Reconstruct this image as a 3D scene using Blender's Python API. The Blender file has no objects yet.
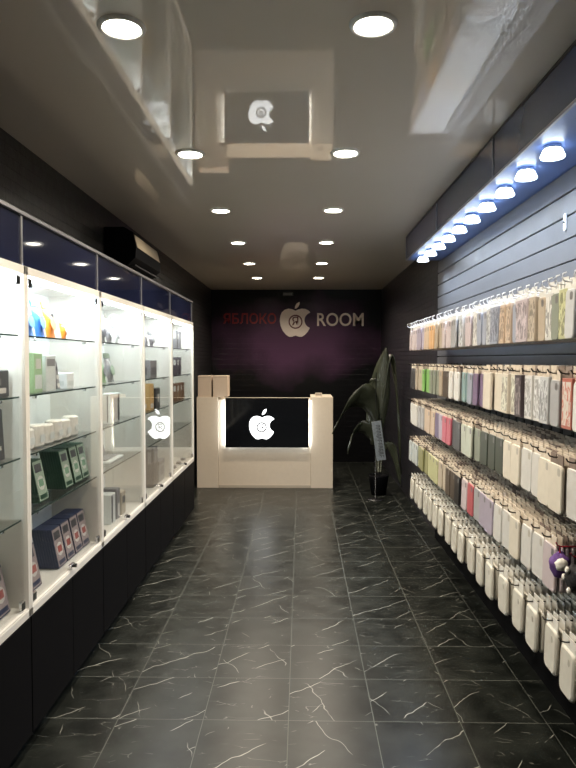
import bpy, math, random
from mathutils import Vector, Matrix, noise
R = math.radians
S = bpy.context.scene
COL = S.collection
random.seed(7)

# ------------------------------------------------------------------ camera
cam_d = bpy.data.cameras.new('camera')
cam = bpy.data.objects.new('camera', cam_d); COL.objects.link(cam)
cam_d.sensor_fit = 'VERTICAL'; cam_d.sensor_height = 36; cam_d.lens = 648/768*36
cam_d.clip_start = 0.02
PITCH = math.atan(25/648); YAW = math.atan(13/648)
cam.location = (0, 0, 1.5); cam.rotation_euler = (R(90)-PITCH, 0, YAW)
S.camera = cam
# ------------------------------------------------------------------ world, exposure
w = bpy.data.worlds.new('world'); S.world = w; w.use_nodes = True
w.node_tree.nodes['Background'].inputs[0].default_value = (0.05, 0.05, 0.055, 1)
w.node_tree.nodes['Background'].inputs[1].default_value = 0.3
S.view_settings.view_transform = 'Standard'; S.view_settings.look = 'None'
S.view_settings.gamma = 1; S.view_settings.use_curve_mapping = False
S.view_settings.exposure = 0.55
WARM = (1.0, 0.87, 0.70); COOL = (0.66, 0.80, 1.0); LEDW = (0.90, 0.97, 1.0)
P_DOWN = 9; P_SPOT = 2.7; P_LED = 4.2; P_COUNTER = 0.5
# room dimensions (metres; the camera stands at the origin, 1.5 m up, looking along +Y)
XL, XR, YF, YB, ZC = -1.30, 1.155, -1.0, 9.4, 2.5
XS = -1.03            # showcase front

# ------------------------------------------------------------------ materials
_m = {}
def nt(name):
    m = bpy.data.materials.new(name); m.use_nodes = True
    return m, m.node_tree, m.node_tree.nodes['Principled BSDF']
def mat(name, col, rough=.5, metal=0, bump=0, bscale=60, var=0.0, **k):
    if name in _m: return _m[name]
    m, t, b = nt(name)
    b.inputs['Roughness'].default_value = rough; b.inputs['Metallic'].default_value = metal
    b.inputs['Base Color'].default_value = (*col, 1)
    tc = t.nodes.new('ShaderNodeTexCoord')
    n = t.nodes.new('ShaderNodeTexNoise'); n.inputs['Scale'].default_value = bscale
    t.links.new(tc.outputs['Object'], n.inputs['Vector'])
    mx = t.nodes.new('ShaderNodeMix'); mx.data_type = 'RGBA'
    v = max(var, .04)
    mx.inputs[6].default_value = (*[c*(1-v) for c in col], 1); mx.inputs[7].default_value = (*[min(1, c*(1+v)) for c in col], 1)
    t.links.new(n.outputs['Fac'], mx.inputs[0]); t.links.new(mx.outputs[2], b.inputs['Base Color'])
    if bump:
        bp = t.nodes.new('ShaderNodeBump'); bp.inputs['Strength'].default_value = bump; bp.inputs['Distance'].default_value = .002
        t.links.new(n.outputs['Fac'], bp.inputs['Height']); t.links.new(bp.outputs[0], b.inputs['Normal'])
    for kk, vv in k.items(): b.inputs[kk.replace('_', ' ')].default_value = vv
    _m[name] = m; return m
def emit(name, col, s):
    if name in _m: return _m[name]
    m, t, b = nt(name)
    b.inputs['Base Color'].default_value = (*col, 1)
    b.inputs['Emission Color'].default_value = (*col, 1); b.inputs['Emission Strength'].default_value = s
    _m[name] = m; return m
def pane_mat(name, tint=(.93, .97, .95), ior=1.45):
    if name in _m: return _m[name]
    m = bpy.data.materials.new(name); m.use_nodes = True; t = m.node_tree; t.nodes.clear()
    o = t.nodes.new('ShaderNodeOutputMaterial'); mx = t.nodes.new('ShaderNodeMixShader')
    tr = t.nodes.new('ShaderNodeBsdfTransparent'); tr.inputs[0].default_value = (*tint, 1)
    gl = t.nodes.new('ShaderNodeBsdfGlossy'); gl.inputs['Roughness'].default_value = 0.0
    fr = t.nodes.new('ShaderNodeFresnel'); ge = t.nodes.new('ShaderNodeNewGeometry'); io = t.nodes.new('ShaderNodeMapRange')
    io.inputs[3].default_value = ior; io.inputs[4].default_value = 1/ior      # same reflectance leaving the pane as entering it
    t.links.new(ge.outputs['Backfacing'], io.inputs[0]); t.links.new(io.outputs[0], fr.inputs[0])
    t.links.new(fr.outputs[0], mx.inputs[0]); t.links.new(tr.outputs[0], mx.inputs[1]); t.links.new(gl.outputs[0], mx.inputs[2])
    t.links.new(mx.outputs[0], o.inputs[0]); _m[name] = m; return m

def ramp(t, fac, a, b, ca=(0, 0, 0, 1), cb=(1, 1, 1, 1)):
    r = t.nodes.new('ShaderNodeValToRGB'); r.color_ramp.elements[0].position = a; r.color_ramp.elements[1].position = b
    r.color_ramp.elements[0].color = ca; r.color_ramp.elements[1].color = cb
    t.links.new(fac, r.inputs[0]); return r.outputs[0]
def mth(t, op, a, b=None, c=None):
    n = t.nodes.new('ShaderNodeMath'); n.operation = op
    for i, x in enumerate((a, b, c)):
        if x is None: continue
        if isinstance(x, (int, float)): n.inputs[i].default_value = x
        else: t.links.new(x, n.inputs[i])
    return n.outputs[0]

TP = 0.355   # tile pitch
def marble_floor():
    m, t, b = nt('black_marble_tile')
    tc = t.nodes.new('ShaderNodeTexCoord'); sp = t.nodes.new('ShaderNodeSeparateXYZ'); t.links.new(tc.outputs['Object'], sp.inputs[0])
    u = mth(t, 'DIVIDE', mth(t, 'ADD', sp.outputs[0], 0.051+TP*20), TP)
    v = mth(t, 'DIVIDE', mth(t, 'ADD', sp.outputs[1], -2.634+TP*40), TP)
    fu, fv = mth(t, 'FRACT', u), mth(t, 'FRACT', v)
    iu, iv = mth(t, 'FLOOR', u), mth(t, 'FLOOR', v)
    du = mth(t, 'MINIMUM', fu, mth(t, 'SUBTRACT', 1, fu)); dv = mth(t, 'MINIMUM', fv, mth(t, 'SUBTRACT', 1, fv))
    d = mth(t, 'MINIMUM', du, dv); grout = mth(t, 'LESS_THAN', d, 0.0045)
    cmb = t.nodes.new('ShaderNodeCombineXYZ'); t.links.new(iu, cmb.inputs[0]); t.links.new(iv, cmb.inputs[1])
    wn = t.nodes.new('ShaderNodeTexWhiteNoise'); wn.noise_dimensions = '3D'; t.links.new(cmb.outputs[0], wn.inputs['Vector'])
    sc = t.nodes.new('ShaderNodeVectorMath'); sc.operation = 'SCALE'; t.links.new(wn.outputs['Color'], sc.inputs[0]); sc.inputs['Scale'].default_value = 17
    ad = t.nodes.new('ShaderNodeVectorMath'); ad.operation = 'ADD'; t.links.new(tc.outputs['Object'], ad.inputs[0]); t.links.new(sc.outputs[0], ad.inputs[1])
    P = ad.outputs[0]
    def vein(scale, ang, stretch, thick, mlo, mhi, seed):
        mp = t.nodes.new('ShaderNodeMapping'); mp.inputs['Rotation'].default_value = (0, 0, ang); mp.inputs['Scale'].default_value = (scale, scale*stretch, scale)
        mp.inputs['Location'].default_value = (seed, seed*2, 0)
        t.links.new(P, mp.inputs[0])
        nz = t.nodes.new('ShaderNodeTexNoise'); nz.inputs['Scale'].default_value = 1.6; nz.inputs['Detail'].default_value = 2.5; t.links.new(mp.outputs[0], nz.inputs['Vector'])
        s2 = t.nodes.new('ShaderNodeVectorMath'); s2.operation = 'SCALE'; s2.inputs['Scale'].default_value = .22; t.links.new(nz.outputs['Color'], s2.inputs[0])
        a2 = t.nodes.new('ShaderNodeVectorMath'); a2.operation = 'ADD'; t.links.new(mp.outputs[0], a2.inputs[0]); t.links.new(s2.outputs[0], a2.inputs[1])
        vo = t.nodes.new('ShaderNodeTexVoronoi'); vo.feature = 'DISTANCE_TO_EDGE'; vo.inputs['Scale'].default_value = 1; t.links.new(a2.outputs[0], vo.inputs['Vector'])
        line = ramp(t, vo.outputs['Distance'], thick*.35, thick, (1, 1, 1, 1), (0, 0, 0, 1))
        mn = t.nodes.new('ShaderNodeTexNoise'); mn.inputs['Scale'].default_value = 1.1; mn.inputs['Detail'].default_value = 2; t.links.new(mp.outputs[0], mn.inputs['Vector'])
        return mth(t, 'MULTIPLY', line, ramp(t, mn.outputs['Fac'], mlo, mhi))
    def stroke(ang, period, width, mlo, mhi, seed):
        # long thin straight veins crossing a tile, broken up along their length
        mp = t.nodes.new('ShaderNodeMapping'); mp.inputs['Rotation'].default_value = (0, 0, ang); mp.inputs['Location'].default_value = (seed, seed*1.7, 0)
        t.links.new(P, mp.inputs[0]); q = t.nodes.new('ShaderNodeSeparateXYZ'); t.links.new(mp.outputs[0], q.inputs[0])
        nz = t.nodes.new('ShaderNodeTexNoise'); nz.inputs['Scale'].default_value = 3.2; nz.inputs['Detail'].default_value = 3; t.links.new(mp.outputs[0], nz.inputs['Vector'])
        f = mth(t, 'FRACT', mth(t, 'ADD', mth(t, 'DIVIDE', q.outputs[1], period), mth(t, 'MULTIPLY', nz.outputs['Fac'], .9)))
        dd = mth(t, 'ABSOLUTE', mth(t, 'SUBTRACT', f, .5))
        line = ramp(t, dd, width*.3, width, (1, 1, 1, 1), (0, 0, 0, 1))
        st = t.nodes.new('ShaderNodeMapping'); st.inputs['Scale'].default_value = (3.0, 6.0, 1); t.links.new(mp.outputs[0], st.inputs[0])
        mn = t.nodes.new('ShaderNodeTexNoise'); mn.inputs['Scale'].default_value = 1.4; mn.inputs['Detail'].default_value = 2; t.links.new(st.outputs[0], mn.inputs['Vector'])
        return mth(t, 'MULTIPLY', line, ramp(t, mn.outputs['Fac'], mlo, mhi))
    v1 = stroke(-.72, .17, .014, .50, .55, 0); v2 = stroke(1.1, .24, .010, .56, .61, 5); v3 = vein(6.5, .75, 3.0, .018, .58, .64, 9)
    vs = mth(t, 'MINIMUM', mth(t, 'ADD', mth(t, 'ADD', v1, mth(t, 'MULTIPLY', v2, .6)), mth(t, 'MULTIPLY', v3, .35)), 1)
    cl = t.nodes.new('ShaderNodeTexNoise'); cl.inputs['Scale'].default_value = 7; cl.inputs['Detail'].default_value = 6; t.links.new(P, cl.inputs['Vector'])
    base = ramp(t, cl.outputs['Fac'], .35, .7, (.005, .006, .005, 1), (.017, .019, .016, 1))
    mx = t.nodes.new('ShaderNodeMix'); mx.data_type = 'RGBA'; t.links.new(vs, mx.inputs[0]); t.links.new(base, mx.inputs[6]); mx.inputs[7].default_value = (.30, .30, .26, 1)
    mg = t.nodes.new('ShaderNodeMix'); mg.data_type = 'RGBA'; t.links.new(grout, mg.inputs[0]); t.links.new(mx.outputs[2], mg.inputs[6]); mg.inputs[7].default_value = (.10, .105, .09, 1)
    t.links.new(mg.outputs[2], b.inputs['Base Color']); b.inputs['Specular IOR Level'].default_value = .27
    rr = t.nodes.new('ShaderNodeMapRange'); t.links.new(cl.outputs['Fac'], rr.inputs[0]); rr.inputs[3].default_value = .24; rr.inputs[4].default_value = .38
    t.links.new(mth(t, 'ADD', rr.outputs[0], mth(t, 'MULTIPLY', grout, .4)), b.inputs['Roughness'])
    bp = t.nodes.new('ShaderNodeBump'); bp.inputs['Strength'].default_value = .3; bp.inputs['Distance'].default_value = .001; bp.invert = True
    t.links.new(grout, bp.inputs['Height']); t.links.new(bp.outputs[0], b.inputs['Normal'])
    return m
def brick_wall(name, c1, c2, mortar, bw, bh, rough=.35, plane='YZ', patch=True):
    m, t, b = nt(name)
    tc = t.nodes.new('ShaderNodeTexCoord'); sp = t.nodes.new('ShaderNodeSeparateXYZ'); t.links.new(tc.outputs['Object'], sp.inputs[0])
    cb = t.nodes.new('ShaderNodeCombineXYZ'); t.links.new(sp.outputs[1 if plane == 'YZ' else 0], cb.inputs[0]); t.links.new(sp.outputs[2], cb.inputs[1])
    br = t.nodes.new('ShaderNodeTexBrick'); t.links.new(cb.outputs[0], br.inputs['Vector'])
    br.inputs['Color1'].default_value = (*c1, 1); br.inputs['Color2'].default_value = (*c2, 1); br.inputs['Mortar'].default_value = (*mortar, 1)
    br.inputs['Scale'].default_value = 1; br.inputs['Brick Width'].default_value = bw; br.inputs['Row Height'].default_value = bh
    br.inputs['Mortar Size'].default_value = .004
    n = t.nodes.new('ShaderNodeTexNoise'); n.inputs['Scale'].default_value = 14; n.inputs['Detail'].default_value = 6; t.links.new(tc.outputs['Object'], n.inputs['Vector'])
    mx = t.nodes.new('ShaderNodeMix'); mx.data_type = 'RGBA'; mx.blend_type = 'MULTIPLY'; mx.inputs[0].default_value = .6
    t.links.new(br.outputs['Color'], mx.inputs[6]); t.links.new(n.outputs['Color'], mx.inputs[7]); t.links.new(mx.outputs[2], b.inputs['Base Color'])
    b.inputs['Roughness'].default_value = rough
    bp = t.nodes.new('ShaderNodeBump'); bp.inputs['Strength'].default_value = .8; bp.inputs['Distance'].default_value = .006
    h = mth(t, 'ADD', mth(t, 'MULTIPLY', mth(t, 'SUBTRACT', 1, br.outputs['Fac']), 1), mth(t, 'MULTIPLY', n.outputs['Fac'], .6))
    t.links.new(h, bp.inputs['Height']); t.links.new(bp.outputs[0], b.inputs['Normal'])
    return m
def purple_wall():
    m, t, b = nt('purple_brick_mural')
    tc = t.nodes.new('ShaderNodeTexCoord'); sp = t.nodes.new('ShaderNodeSeparateXYZ'); t.links.new(tc.outputs['Object'], sp.inputs[0])
    n = t.nodes.new('ShaderNodeTexNoise'); n.inputs['Scale'].default_value = 1.6; n.inputs['Detail'].default_value = 4; t.links.new(tc.outputs['Object'], n.inputs['Vector'])
    # the mural's printed purple cloud, centred behind the sign, over black
    dx = mth(t, 'DIVIDE', mth(t, 'ADD', sp.outputs[0], .05), 1.55); dz = mth(t, 'DIVIDE', mth(t, 'SUBTRACT', sp.outputs[2], 1.78), .64)
    r = mth(t, 'SQRT', mth(t, 'ADD', mth(t, 'MULTIPLY', dx, dx), mth(t, 'MULTIPLY', dz, dz)))
    f = mth(t, 'ADD', r, mth(t, 'MULTIPLY', mth(t, 'SUBTRACT', n.outputs['Fac'], .5), 1.2))
    c = ramp(t, f, .35, 1.15, (.085, .033, .082, 1), (.003, .003, .004, 1))
    t.links.new(c, b.inputs['Base Color']); b.inputs['Roughness'].default_value = .30; b.inputs['Specular IOR Level'].default_value = .3
    st = mth(t, 'FRACT', mth(t, 'DIVIDE', sp.outputs[2], .075))
    bp = t.nodes.new('ShaderNodeBump'); bp.inputs['Strength'].default_value = .35; bp.inputs['Distance'].default_value = .003
    t.links.new(mth(t, 'GREATER_THAN', st, .06), bp.inputs['Height']); t.links.new(bp.outputs[0], b.inputs['Normal'])
    return m
def slat_mat():
    m, t, b = nt('dark_grey_slatwall')
    tc = t.nodes.new('ShaderNodeTexCoord'); n = t.nodes.new('ShaderNodeTexNoise'); n.inputs['Scale'].default_value = 8; n.inputs['Detail'].default_value = 5
    t.links.new(tc.outputs['Object'], n.inputs['Vector'])
    t.links.new(ramp(t, n.outputs['Fac'], .3, .7, (.105, .105, .108, 1), (.12, .12, .125, 1)), b.inputs['Base Color'])
    b.inputs['Roughness'].default_value = .33; b.inputs['Specular IOR Level'].default_value = .8; return m

M_floor = marble_floor()
M_brick = brick_wall('black_stone_brick', (.016, .017, .017), (.030, .030, .030), (.008, .008, .008), .30, .05)
M_brickR = brick_wall('grey_stone_brick', (.045, .043, .052), (.032, .030, .040), (.012, .012, .014), .34, .048)
M_purple = purple_wall(); M_slat = slat_mat()
M_ceil = mat('lacquered_stretch_ceiling', (.60, .545, .47), .025, var=.03, bscale=1.5)
M_plain = mat('dark_plaster', (.05, .05, .052), .6)
M_groove = mat('black_groove', (.006, .006, .006), .5)
M_white = mat('warm_white_laminate', (.74, .72, .67), .32)
M_white2 = mat('cool_white_board', (.80, .83, .84), .45)
M_cream = mat('cream_counter_laminate', (.60, .52, .42), .38, var=.05, bscale=25)
M_black = mat('gloss_black_board', (.006, .006, .007), .5, Specular_IOR_Level=.03)
M_blackp = mat('black_plastic', (.012, .012, .013), .35)
M_screen = mat('gloss_black_glass', (.006, .007, .009), .07)
M_navy = mat('navy_glass_panel', (.010, .013, .034), .05)
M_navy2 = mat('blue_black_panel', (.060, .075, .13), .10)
M_underglow = mat('painted_blue_underside_glow', (.10, .17, .40), .3)  # bluer and brighter than the body: spotlight glow put into the colour
M_alu = mat('brushed_aluminium', (.30, .30, .32), .4, metal=.8)
M_chrome = mat('chrome', (.75, .75, .77), .15, metal=1)
M_wire = mat('black_wire', (.02, .018, .018), .3, metal=.3)
M_wirew = mat('white_wire', (.75, .75, .76), .4)
M_red = mat('red_plastic', (.35, .015, .03), .35)
M_glass = pane_mat('clear_glass', (.985, .99, .985)); M_shelf = pane_mat('shelf_glass', (.96, .985, .98), 1.45)
M_edge = mat('green_glass_edge', (.035, .065, .060), .15)
M_clear = pane_mat('clear_plastic', (.93, .93, .92), 1.5)
E_warm = emit('warm_lamp', (1, .93, .80), 30); E_cool = emit('cool_lamp', (.86, .93, 1), 12); E_rim = emit('cool_lamp_rim', (.80, .90, 1), 3)
E_led = emit('white_led', (.92, .98, 1), 12); E_logo = emit('lit_logo', (.95, .98, 1), 1.9)

# ------------------------------------------------------------------ helpers
class MB:
    def __init__(s): s.v = []; s.f = []; s.mi = []; s.mats = []; s.sm = []
    def m(s, material):
        if material not in s.mats: s.mats.append(material)
        return s.mats.index(material)
    def add(s, vs, fs, material, M=None, smooth=False):
        o = len(s.v); k = s.m(material)
        s.v += [tuple(M @ Vector(p)) if M else tuple(p) for p in vs]
        for f in fs: s.f.append([i+o for i in f]); s.mi.append(k); s.sm.append(smooth)
    def box(s, a, b, material, M=None, ch=0):
        x0, x1 = sorted((a[0], b[0])); y0, y1 = sorted((a[1], b[1])); z0, z1 = sorted((a[2], b[2]))
        if ch <= 0:
            vs = [(x, y, z) for z in (z0, z1) for y in (y0, y1) for x in (x0, x1)]
            fs = [(0, 2, 3, 1), (4, 5, 7, 6), (0, 1, 5, 4), (2, 6, 7, 3), (0, 4, 6, 2), (1, 3, 7, 5)]
            s.add(vs, fs, material, M); return
        c = min(ch, (x1-x0)*.45, (y1-y0)*.45, (z1-z0)*.45)
        # chamfered box: 24 vertices
        vs = []; idx = {}
        for X in (0, 1):
            for Y in (0, 1):
                for Z in (0, 1):
                    cx, cy, cz = (x0, x1)[X], (y0, y1)[Y], (z0, z1)[Z]; sx, sy, sz = 1-2*X, 1-2*Y, 1-2*Z
                    idx[X, Y, Z, 0] = len(vs); vs.append((cx, cy+sy*c, cz+sz*c))
                    idx[X, Y, Z, 1] = len(vs); vs.append((cx+sx*c, cy, cz+sz*c))
                    idx[X, Y, Z, 2] = len(vs); vs.append((cx+sx*c, cy+sy*c, cz))
        fs = []
        for X in (0, 1): fs.append([idx[X, 0, 0, 0], idx[X, 1, 0, 0], idx[X, 1, 1, 0], idx[X, 0, 1, 0]])
        for Y in (0, 1): fs.append([idx[0, Y, 0, 1], idx[1, Y, 0, 1], idx[1, Y, 1, 1], idx[0, Y, 1, 1]])
        for Z in (0, 1): fs.append([idx[0, 0, Z, 2], idx[1, 0, Z, 2], idx[1, 1, Z, 2], idx[0, 1, Z, 2]])
        for p in (0, 1):
            for q in (0, 1):
                fs.append([idx[0, p, q, 1], idx[1, p, q, 1], idx[1, p, q, 2], idx[0, p, q, 2]])
                fs.append([idx[p, 0, q, 0], idx[p, 1, q, 0], idx[p, 1, q, 2], idx[p, 0, q, 2]])
                fs.append([idx[p, q, 0, 0], idx[p, q, 1, 0], idx[p, q, 1, 1], idx[p, q, 0, 1]])
        for X in (0, 1):
            for Y in (0, 1):
                for Z in (0, 1): fs.append([idx[X, Y, Z, k] for k in range(3)])
        s.add(vs, fs, material, M)
    def prism(s, outline, h, material, M=None, bevel=0, smooth=False):
        """outline (2D list) in local XY, extruded along +Z by h, optional bevel ring at both ends"""
        n = len(outline); cx = sum(p[0] for p in outline)/n; cy = sum(p[1] for p in outline)/n
        rings = []
        if bevel:
            sx = max(abs(p[0]-cx) for p in outline); sy = max(abs(p[1]-cy) for p in outline)
            ins = [(cx+(p[0]-cx)*(1-bevel/sx), cy+(p[1]-cy)*(1-bevel/sy)) for p in outline]
            rings = [(ins, 0), (outline, bevel), (outline, h-bevel), (ins, h)]
        else: rings = [(outline, 0), (outline, h)]
        vs = [(x, y, z) for r, z in rings for x, y in r]; fs = []
        for k in range(len(rings)-1):
            for i in range(n):
                j = (i+1) % n; fs.append((k*n+i, k*n+j, (k+1)*n+j, (k+1)*n+i))
        s.add(vs, fs, material, M, smooth)
        s.add([(x, y, rings[0][1]) for x, y in rings[0][0]], [list(range(n))[::-1]], material, M)
        s.add([(x, y, rings[-1][1]) for x, y in rings[-1][0]], [list(range(n))], material, M)
    def tube(s, pts, r, material, n=6, M=None, cap=True):
        pts = [Vector(p) for p in pts]; rr = r if isinstance(r, (list, tuple)) else [r]*len(pts)
        vs = []
        for i, p in enumerate(pts):
            d = (pts[min(i+1, len(pts)-1)]-pts[max(i-1, 0)]).normalized()
            up = Vector((0, 0, 1)) if abs(d.z) < .9 else Vector((1, 0, 0))
            a = d.cross(up).normalized(); b = d.cross(a)
            vs += [tuple(p+(a*math.cos(2*math.pi*k/n)+b*math.sin(2*math.pi*k/n))*rr[i]) for k in range(n)]
        fs = [(i*n+k, i*n+(k+1) % n, (i+1)*n+(k+1) % n, (i+1)*n+k) for i in range(len(pts)-1) for k in range(n)]
        if cap: fs += [list(range(n)), list(range(len(vs)-n, len(vs)))[::-1]]
        s.add(vs, fs, material, M, True)
    def lathe(s, prof, material, n=24, M=None):
        vs = []; fs = []
        for r, z in prof: vs += [(r*math.cos(2*math.pi*k/n), r*math.sin(2*math.pi*k/n), z) for k in range(n)]
        for i in range(len(prof)-1):
            for k in range(n): fs.append((i*n+k, i*n+(k+1) % n, (i+1)*n+(k+1) % n, (i+1)*n+k))
        s.add(vs, fs, material, M, True)
    def mesh(s, name):
        me = bpy.data.meshes.new(name); me.from_pydata(s.v, [], s.f)
        for x in s.mats: me.materials.append(x)
        me.polygons.foreach_set('material_index', s.mi); me.polygons.foreach_set('use_smooth', s.sm); me.update()
        return me
    def build(s, name, parent=None, loc=None, rot=None):
        return link(name, s.mesh(name), parent, loc, rot)
def link(name, me, parent=None, loc=None, rot=None):
    o = bpy.data.objects.new(name, me); COL.objects.link(o)
    if parent: o.parent = parent
    if loc: o.location = loc
    if rot: o.rotation_euler = rot
    return o
def tag(o, label, cat, group=None, kind=None):
    o['label'] = label; o['category'] = cat
    if group: o['group'] = group
    if kind: o['kind'] = kind
    return o
def thing(name, label, cat, loc=(0, 0, 0), rot=(0, 0, 0), group=None):
    o = bpy.data.objects.new(name, None); COL.objects.link(o); o.location = loc; o.rotation_euler = rot
    o.empty_display_size = .05
    return tag(o, label, cat, group)
def struct(name, mb, label=None, cat=None):
    o = mb.build(name); o['kind'] = 'structure'; o['label'] = label or name.replace('_', ' '); o['category'] = cat or name.split('_')[0]; return o
def light(name, kind, parent, loc, energy, col, rot=(0, 0, 0), **k):
    d = bpy.data.lights.new(name, kind); d.energy = energy; d.color = col
    for a, v in k.items(): setattr(d, a, v)
    o = bpy.data.objects.new(name, d); COL.objects.link(o); o.parent = parent; o.location = loc; o.rotation_euler = rot
    return o
def copy_tree(o, parent=None):
    c = o.copy(); COL.objects.link(c); c.parent = parent
    for ch in [x for x in o.children]: copy_tree(ch, c)
    return c
def rrect(w, h, r, n=4, x0=0, y0=0):
    pts = []
    for cx, cy, a0 in ((w/2-r, h/2-r, 0), (-w/2+r, h/2-r, 90), (-w/2+r, -h/2+r, 180), (w/2-r, -h/2+r, 270)):
        for k in range(n+1): a = R(a0+90*k/n); pts.append((x0+cx+r*math.cos(a), y0+cy+r*math.sin(a)))
    return pts
def text_part(name, body, size, material, parent, loc, rot, extrude=.006, bold=0.0, align='CENTER', sx=1.0):
    cu = bpy.data.curves.new(name, 'FONT'); cu.body = body; cu.size = size; cu.extrude = extrude; cu.offset = bold
    cu.align_x = align; cu.align_y = 'CENTER'; cu.resolution_u = 4
    tmp = bpy.data.objects.new('tmp', cu); COL.objects.link(tmp); bpy.context.view_layer.update()
    me = bpy.data.meshes.new_from_object(tmp.evaluated_get(bpy.context.evaluated_depsgraph_get()))
    bpy.data.objects.remove(tmp); bpy.data.curves.remove(cu)
    me.materials.clear(); me.materials.append(material); me.name = name
    for v in me.vertices: v.co.x *= sx
    return link(name, me, parent, loc, rot)
ORD = 'zeroth first second third fourth fifth sixth seventh eighth ninth tenth eleventh twelfth thirteenth fourteenth fifteenth sixteenth seventeenth eighteenth nineteenth'.split()
TENS = {20: 'twent', 30: 'thirt', 40: 'fort', 50: 'fift'}
def ordinal(n):
    if n < 20: return ORD[n]
    t, u = n//10*10, n % 10
    return TENS[t]+('ieth' if u == 0 else 'y-'+ORD[u])
FX = Matrix(((0, 0, -1, 0), (-1, 0, 0, 0), (0, 1, 0, 0), (0, 0, 0, 1)))   # local (x,y,z) -> (-z, -x, y): outline faces the aisle side (-X)
FXP = Matrix(((0, 0, 1, 0), (1, 0, 0, 0), (0, 1, 0, 0), (0, 0, 0, 1)))    # outline faces +X
FY = Matrix(((1, 0, 0, 0), (0, 0, -1, 0), (0, 1, 0, 0), (0, 0, 0, 1)))    # outline faces -Y

# ------------------------------------------------------------------ room shell
b = MB(); b.box((XL-.1, YF-.1, -.08), (XR+.1, YB+.1, 0), M_floor); struct('floor', b, 'black marble tiled floor with white veins', 'floor')
b = MB(); b.box((XL-.1, YF-.1, ZC), (XR+.1, YB+.1, ZC+.08), M_ceil); struct('ceiling', b, 'glossy beige grey stretch ceiling', 'ceiling')
b = MB(); b.box((XL-.1, YF, 0), (XL, YB, ZC), M_brick); struct('wall_left', b, 'black stone brick wall on the left', 'wall')
b = MB(); b.box((XR, YF, 0), (XR+.1, YB, ZC), M_brickR); struct('wall_right', b, 'dark brick wall on the right', 'wall')
b = MB(); b.box((XL-.1, YB, 0), (XR+.1, YB+.1, ZC), M_purple); struct('wall_back', b, 'black and purple mural wall behind the counter', 'wall')
b = MB(); b.box((XL-.1, YF-.1, 0), (XR+.1, YF, ZC), M_plain); struct('wall_front', b, 'plain wall behind the camera', 'wall')

# ------------------------------------------------------------------ ceiling downlights
def downlight():
    root = thing('ceiling_downlight', '', 'ceiling light')
    r = MB(); r.lathe([(.056, -.001), (.056, -.008), (.062, -.011), (.070, -.008), (.073, 0)], M_white, 32); r.build('ring', root)
    d = MB(); d.lathe([(.0005, -.006), (.03, -.006), (.056, -.005)], E_warm, 32); d.build('diffuser', root)
    return root
dl0 = downlight(); k = 0
for row, X in (('left', -.54), ('right', .215)):
    for i in range(6):
        o = dl0 if k == 0 else copy_tree(dl0); k += 1
        o.location = (X, 1.98+1.204*i, ZC)
        where = 'nearest the camera' if i == 0 else ('farthest, by the back wall' if i == 5 else ordinal(i+1)+' from the camera')
        tag(o, f'round white ceiling downlight in the {row} row, {where}', 'ceiling light', 'ceiling downlights in two rows')
for o in [x for x in COL.objects if x.name.startswith('ceiling_downlight')]:
    light('lamp', 'AREA', o, (0, 0, -.014), P_DOWN, WARM, shape='DISK', size=.11, spread=R(150))

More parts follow.
